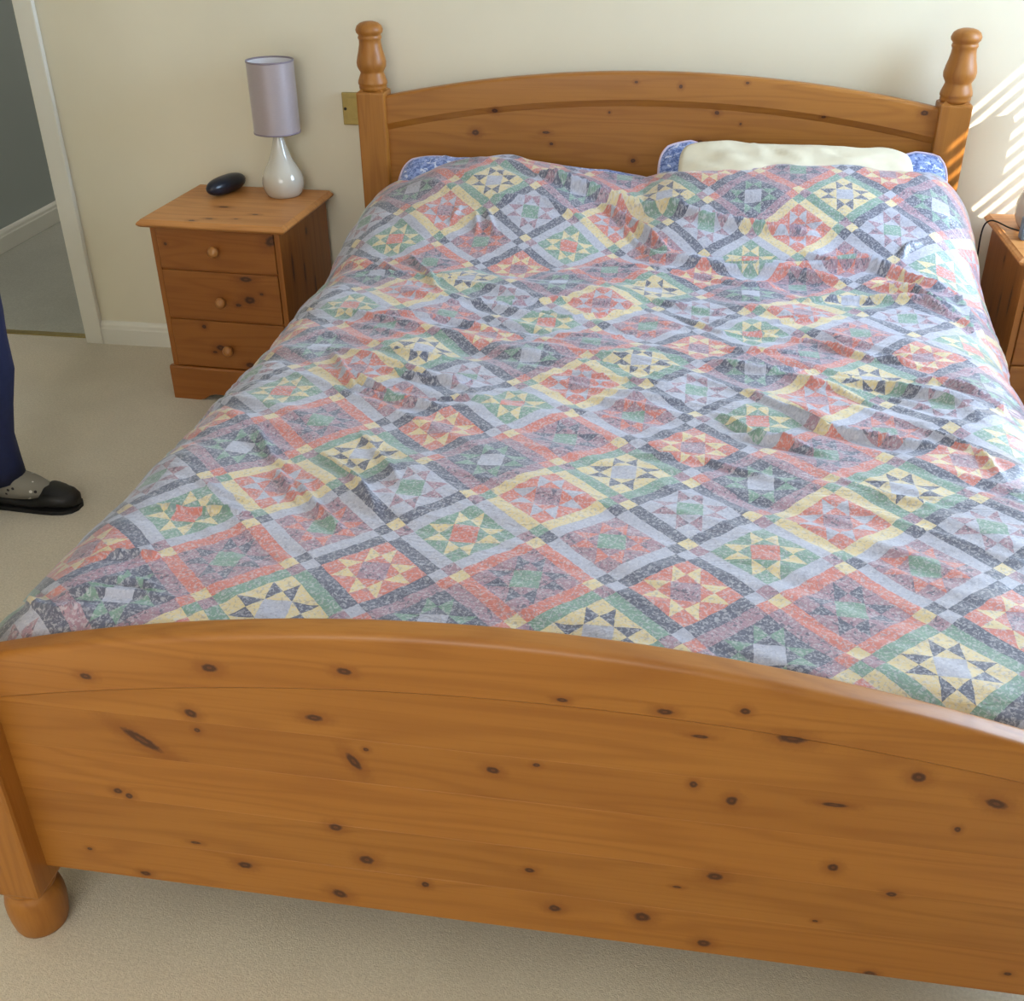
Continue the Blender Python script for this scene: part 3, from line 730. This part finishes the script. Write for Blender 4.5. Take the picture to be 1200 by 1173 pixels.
# ------------------------------------------------------------------ lamps
def satin(name):
    t = NT(name); P = t.obj()
    f = t.noise(t.ve('MULTIPLY', P, (90, 90, 700)), 1.0, 2)
    t.set(Base_Color=t.mix(t.ma('MULTIPLY', t.rng(f, .3, .7), .2), lin(180, 167, 170), lin(160, 147, 150)), Roughness=.42)
    t.b.inputs['Sheen Weight'].default_value = .3; t.b.inputs['Metallic'].default_value = .25
    return t.m
M['shade'] = satin('mauve_satin'); M['lining'] = plain('white_lining', lin(238, 236, 242), .7, .01)
M['ceramic'] = plain('pearl_ceramic', lin(212, 205, 192), .16, .015, 9, Coat_Weight=.6)
M['trim'] = plain('mauve_trim', lin(146, 134, 146), .5, .02)
M['metal'] = plain('chrome', lin(170, 168, 165), .3, .02, Metallic=.9)
def lamp(loc, label, s=1.0, z0=.181, z1=.372, r=.0655):
    e = empty('table_lamp', loc); tag(e, label, 'lamp', 'bedside lamps')
    prof = [(0, 0), (.044, 0), (.048, .002), (.0535, .011), (.0585, .024), (.0605, .038), (.0590, .053), (.0530, .069), (.0440, .084), (.0345, .101), (.0265, .121), (.0200, .143), (.0150, .163), (.0125, .178), (.0122, .182), (0, .182)]
    e.scale = (s, s, s)
    MB().lathe(prof, 0, 0, 48, False).build('lamp_base', M['ceramic'], e)
    MB().lathe([(0, .180), (.009, .180), (.009, .196), (.014, .198), (.014, .232), (.0, .234)], 0, 0, 20, False).build('lamp_holder', M['metal'], e)
    MB().lathe([(0, .222), (.012, .223), (.018, .235), (.021, .250), (.016, .264), (0, .270)], 0, 0, 20, False).build('bulb', M['lining'], e)
    
    sh = MB().lathe([(r, z0), (r, z1)], 0, 0, 56, False).build('lamp_shade', M['shade'], e)
    MB().lathe([(r - .0012, z0 + .001), (r - .0012, z1 - .001)], 0, 0, 56, False).build('lining', M['lining'], sh)
    for z in (z0, z1): MB().lathe([(r - .0016, z - .0022), (r + .0010, z - .0022), (r + .0010, z + .0022), (r - .0016, z + .0022), (r - .0016, z - .0022)], 0, 0, 56, False).build('trim_ring', M['trim'], sh)
    k = MB()
    for q in range(3):
        a = 2 * PI * q / 3; k.tube([(-.004 * math.cos(a), -.004 * math.sin(a), .215), ((r - .002) * math.cos(a), (r - .002) * math.sin(a), .215)], .0012, 6)
    k.build('shade_carrier', M['metal'], sh)
    return e
l1 = lamp((-1.060, -.092, NH), 'white teardrop lamp with mauve shade on the left bedside cabinet')
l2 = lamp((1.035, -.154, NH), 'larger white teardrop lamp behind the alarm clock on the right bedside cabinet', 1.30, .191, .283, .0504)

# ------------------------------------------------------------------ glasses case
def capsule(mb, p0, p1, rw, rh, n=20, m=28):
    p0, p1 = Vector(p0), Vector(p1); d = (p1 - p0); L = d.length / 2; c = (p0 + p1) / 2; d.normalize(); s = Vector((-d.y, d.x, 0))
    rings = []
    for i in range(m):
        a = -1 + 2 * i / (m - 1); a = math.sin(a * PI / 2) * .9995; q = (1 - abs(a) ** 2.7) ** (1 / 2.2)
        rings.append([c + d * a * L + s * (math.copysign(abs(math.cos(2 * PI * k / n)) ** .9, math.cos(2 * PI * k / n)) * rw * q) + Vector((0, 0, math.sin(2 * PI * k / n) * rh * q)) for k in range(n)])
    return mb.loft(rings)
M['navy_case'] = plain('navy_hard_case', lin(26, 32, 48), .28, .05, 30)
gc = empty('glasses_case', (-1.238, -.092, NH)); tag(gc, 'dark navy oval glasses case lying on the left bedside cabinet', 'glasses case')
capsule(MB(), (-.024, -.076, .026), (.024, .076, .026), .028, .026).build('case_shell', M['navy_case'], gc)
seam = MB(); capsule(seam, (-.0242, -.0766, .0285), (.0242, .0766, .0285), .0286, .0012).build('seam', M['dark'], gc)

# ------------------------------------------------------------------ alarm clock and its lead
M['clock'] = plain('blue_grey_plastic', lin(116, 138, 158), .4, .02); M['screen'] = plain('clock_screen', lin(58, 66, 74), .15, .02)
ck = empty('alarm_clock', (1.002, -.256, NH), .06); tag(ck, 'small blue grey alarm clock at the photo edge on the right cabinet', 'clock')
MB().box(-.050, .050, -.014, .014, .001, .058, .006, 3).build('clock_body', M['clock'], ck)
MB().box(-.042, .042, -.0152, -.0135, .014, .050, .002).build('clock_face', M['screen'], ck)
for x in (-.025, 0, .025): MB().box(x - .008, x + .008, -.006, .006, .057, .061, .001).build('button', M['trim'], ck)
for x in (-.035, .035): MB().box(x - .006, x + .006, -.010, .010, 0, .0015).build('rubber_foot', M['dark'], ck)
M['cable'] = plain('black_cable', lin(24, 22, 22), .5, .02)
pts = catmull([(.956, -.246, .560), (.942, -.185, .5505), (.925, -.128, .548), (.912, -.108, .545), (.902, -.098, .530), (.899, -.095, .498), (.901, -.096, .44), (.906, -.09, .36), (.908, -.07, .24), (.905, -.05, .10), (.902, -.04, .012), (.93, -.03, .006)])
tag(MB().tube(pts, .0022, 8).build('cable', M['cable']), 'thin black cable hanging over the side of the right cabinet', 'cable')

# ------------------------------------------------------------------ person at the left edge
M['skin'] = plain('skin', lin(214, 168, 142), .5, .02); M['hair'] = plain('grey_hair', lin(120, 112, 104), .7, .05, 60)
M['trousers'] = plain('navy_trousers', lin(24, 32, 70), .85, .06, 60, .2, 700); M['jumper'] = plain('blue_jumper', lin(70, 82, 110), .9, .04, 60, .3, 500)
M['shoe'] = plain('black_leather', lin(13, 12, 13), .5, .05, 80, .15, 400); M['sole'] = plain('black_rubber', lin(14, 14, 14), .7, .05)
def sock_mat():
    t = NT('grey_spotted_sock'); P = t.obj()
    vo = t.n('ShaderNodeTexVoronoi'); t.l.new(P, vo.inputs['Vector']); vo.inputs['Scale'].default_value = 55
    sep = t.n('ShaderNodeSeparateColor'); t.l.new(vo.outputs['Color'], sep.inputs[0])
    dot = t.ma('MULTIPLY', t.ma('LESS_THAN', vo.outputs['Distance'], .22), t.ma('LESS_THAN', sep.outputs[0], .55))
    dc = t.mix(t.ma('GREATER_THAN', sep.outputs[1], .5), lin(40, 38, 38), lin(215, 210, 200))
    t.set(Base_Color=t.mix(dot, lin(136, 130, 118), dc), Roughness=.9); return t.m
M['sock'] = sock_mat()
def skin_body(name, chains, root, mat, parent=None, sub=2):
    """chains: list of [(x,y,z,rx,ry)...]; first point of a later chain may repeat an existing joint"""
    vs, es, rad, key = [], [], [], {}
    for ch in chains:
        prev = None
        for (x, y, z, r1, r2) in ch:
            k = (round(x, 4), round(y, 4), round(z, 4))
            if k not in key: key[k] = len(vs); vs.append((x, y, z)); rad.append((r1, r2))
            i = key[k]
            if prev is not None: es.append((prev, i))
            prev = i
    me = bpy.data.meshes.new(name); me.from_pydata(vs, es, []); me.update()
    o = bpy.data.objects.new(name, me); COL.objects.link(o)
    o.modifiers.new('skin', 'SKIN').use_smooth_shade = True
    sv = me.skin_vertices[0].data
    for i, r in enumerate(rad): sv[i].radius = r; sv[i].use_root = (i == root)
    s = o.modifiers.new('sub', 'SUBSURF'); s.levels = s.render_levels = sub
    me.materials.append(mat)
    if parent: o.parent = parent
    return o
PXo, PYo = -1.512, -1.13    # person faces +x; feet at y = +-.10 from here
BACK = -.150               # the near foot stands a little further back
def person():
    ly = (.10, -.10)       # left foot is the far one
    ch = [[(0, 0, .90, .11, .14), (0, 0, 1.02, .095, .125), (.005, 0, 1.16, .10, .135), (-.005, 0, 1.30, .10, .15), (-.01, 0, 1.38, .06, .07), (.0, 0, 1.43, .052, .055), (.012, 0, 1.49, .068, .062), (.02, 0, 1.55, .088, .072), (.015, 0, 1.61, .085, .070), (.01, 0, 1.655, .045, .04)],
          [(.02, 0, 1.55, .088, .072), (.088, 0, 1.535, .018, .016), (.112, 0, 1.522, .011, .012)]]
    for s in ly:
        q = 1 if s > 0 else -1; b = 0 if s > 0 else BACK
        ch.append([(0, 0, .90, .11, .14), (b * .1, q * .085, .80, .085, .085), (.012 + b * .45, q * .095, .48, .056, .056), (-.005 + b * .7, q * .10, .28, .050, .050), (-.03 + b, s, .09, .034, .034), (.03 + b, s, .032, .016, .026), (.08 + b, s, .022, .010, .024)])
        sh = [(-.005, 0, 1.30, .10, .15), (-.01, q * .165, 1.31, .060, .060), (-.03, q * .20, 1.16, .046, .046), (-.02, q * .205, 1.03, .040, .040), (-.06, q * .20, .91, .034, .036), (-.07, q * .195, .80, .022, .028), (-.07, q * .19, .755, .018, .038)]
        ch.append(sh)
        for k, (dx, ln) in enumerate(((.032, .060), (.011, .072), (-.011, .068), (-.032, .052))):
            ch.append([(-.07, q * .19, .755, .018, .038), (-.07 + dx, q * .188, .715, .0095, .0095), (-.062 + dx, q * .182, .715 - ln * .5, .0088, .0088), (-.058 + dx * .9, q * .170, .715 - ln, .0075, .0075)])
        ch.append([(-.07, q * .195, .80, .022, .028), (-.034, q * .180, .775, .0115, .0115), (-.022, q * .170, .742, .0095, .0095), (-.020, q * .162, .718, .008, .008)])
    o = skin_body('person', ch, 0, M['skin'])
    o.location = (PXo, PYo, 0)
    tag(o, 'person in navy trousers and black slip-on shoes standing at the left photo edge', 'person')
    # trousers: waist and two legs, each leg a hanging tube
    tr = MB()
    def ring(cx, cy, z, rx, ry, n=28, fold=0.0, ph=0): return [(cx + rx * math.cos(2 * PI * k / n) * (1 + fold * math.sin(5 * 2 * PI * k / n + ph)), cy + ry * math.sin(2 * PI * k / n) * (1 + fold * math.cos(3 * 2 * PI * k / n + ph)), z) for k in range(n)]
    tr.loft([ring(0, 0, z, rx, ry) for z, rx, ry in ((1.03, .125, .165), (.98, .128, .170), (.90, .135, .180), (.84, .132, .178), (.80, .10, .15))], False)
    for s in ly:
        q = 1 if s > 0 else -1
        b = 0 if s > 0 else BACK
        tr.loft([ring(cx + b * min(1, max(0, (.86 - z) / .70)), q * cy, z, rx, ry, fold=f, ph=z * 17) for cx, cy, z, rx, ry, f in ((0, .075, .86, .118, .098, 0), (.005, .085, .72, .105, .095, .01), (.012, .09, .58, .092, .088, .02), (.016, .095, .50, .084, .082, .03), (.012, .098, .44, .080, .078, .03), (.006, .10, .36, .080, .074, .03), (-.016, .10, .26, .074, .070, .03), (-.034, .10, .18, .076, .070, .03), (-.034, .10, .12, .080, .072, .03), (-.034, .10, .075, .082, .073, .02), (-.034, .10, .078, .076, .068, .02), (-.034, .10, .14, .070, .064, 0))], False)
    tr.build('trousers', M['trousers'], o)
    jc = [[(0, 0, .97, .135, .175), (0, 0, 1.05, .125, .165), (.005, 0, 1.16, .12, .158), (-.005, 0, 1.30, .115, .165), (-.01, 0, 1.385, .070, .080)]]
    for q in (1, -1): jc.append([(-.005, 0, 1.30, .115, .165), (-.01, q * .165, 1.31, .075, .075), (-.03, q * .20, 1.16, .062, .062), (-.02, q * .205, 1.03, .055, .055), (-.06, q * .20, .91, .048, .048), (-.065, q * .198, .86, .044, .044)])
    skin_body('jumper', jc, 0, M['jumper'], o)
    h = MB(); rs = []
    for i in range(10):
        a = i / 9 * PI * .62; rs.append([(.000 - .012 * math.sin(a) + .100 * math.sin(a) * math.cos(2 * PI * k / 24), .084 * math.sin(a) * math.sin(2 * PI * k / 24), 1.575 + .118 * math.cos(a) + (.03 if math.cos(2 * PI * k / 24) > .3 and i > 5 else 0)) for k in range(24)])
    h.loft(rs, True).build('hair', M['hair'], o)
    for q in (1, -1): MB().lathe([(0, 1.5475), (.006, 1.549), (.0095, 1.555), (.006, 1.561), (0, 1.5625)], .088, q * .030, 12, False).build('eye', M['sole'], o)
    for s in ly:
        b = 0 if s > 0 else BACK
        sk = MB().loft([ring(cx + b, s, z, rx, ry, 20) for cx, z, rx, ry in ((-.030, .17, .046, .042), (-.028, .11, .044, .040), (-.018, .088, .054, .040), (.012, .072, .084, .040), (.026, .055, .102, .039), (.030, .035, .096, .035))], True).build('sock', M['sock'], o)
        # slip-on shoe: closed toe, open throat over the instep, low heel
        sh = MB(); rr = []
        st = [(-.105, .010, .045, .012), (-.098, .026, .058, .010), (-.080, .034, .062, .008), (-.045, .036, .050, .008), (.0, .037, .040, .008), (.040, .040, .036, .008), (.072, .042, .040, .008), (.086, .042, .059, .009), (.112, .042, .055, .010), (.138, .037, .049, .011), (.156, .026, .041, .012), (.165, .010, .028, .015)]
        st = [(x + b + .022 * max(0, min(1, (x + .05) / .12)), *r) for x, *r in st]
        for x, hw, zt, zb in st:
            g = []
            for k in range(20):
                a = 2 * PI * k / 20; cy, sz = math.cos(a), math.sin(a)
                g.append((x, s + hw * math.copysign(abs(cy) ** .75, cy), (zt + zb) / 2 + (zt - zb) / 2 * math.copysign(abs(sz) ** .8, sz)))
            rr.append(g)
        so_ = sh.loft(rr).build('shoe', M['shoe'], o)
        rr = []
        for x, hw, zt, zb in st: rr.append([(x, s + (hw + .0025) * c, z) for c, z in ((-1, .001), (1, .001), (1, .011), (-1, .011))])
        MB().loft(rr, smooth=False).build('sole', M['sole'], so_)
        rr = [[(x + b + .022, s + w * c, z + dz) for c, dz in ((-1, -.003), (-.6, .003), (0, .0042), (.6, .003), (1, -.003))] for x, w, z in ((.088, .034, .0585), (.100, .034, .057), (.120, .031, .0535), (.138, .024, .048), (.147, .012, .045))]
        MB().loft(rr, False, True, False).build('apron', M['shoe'], so_)
    return o
person()
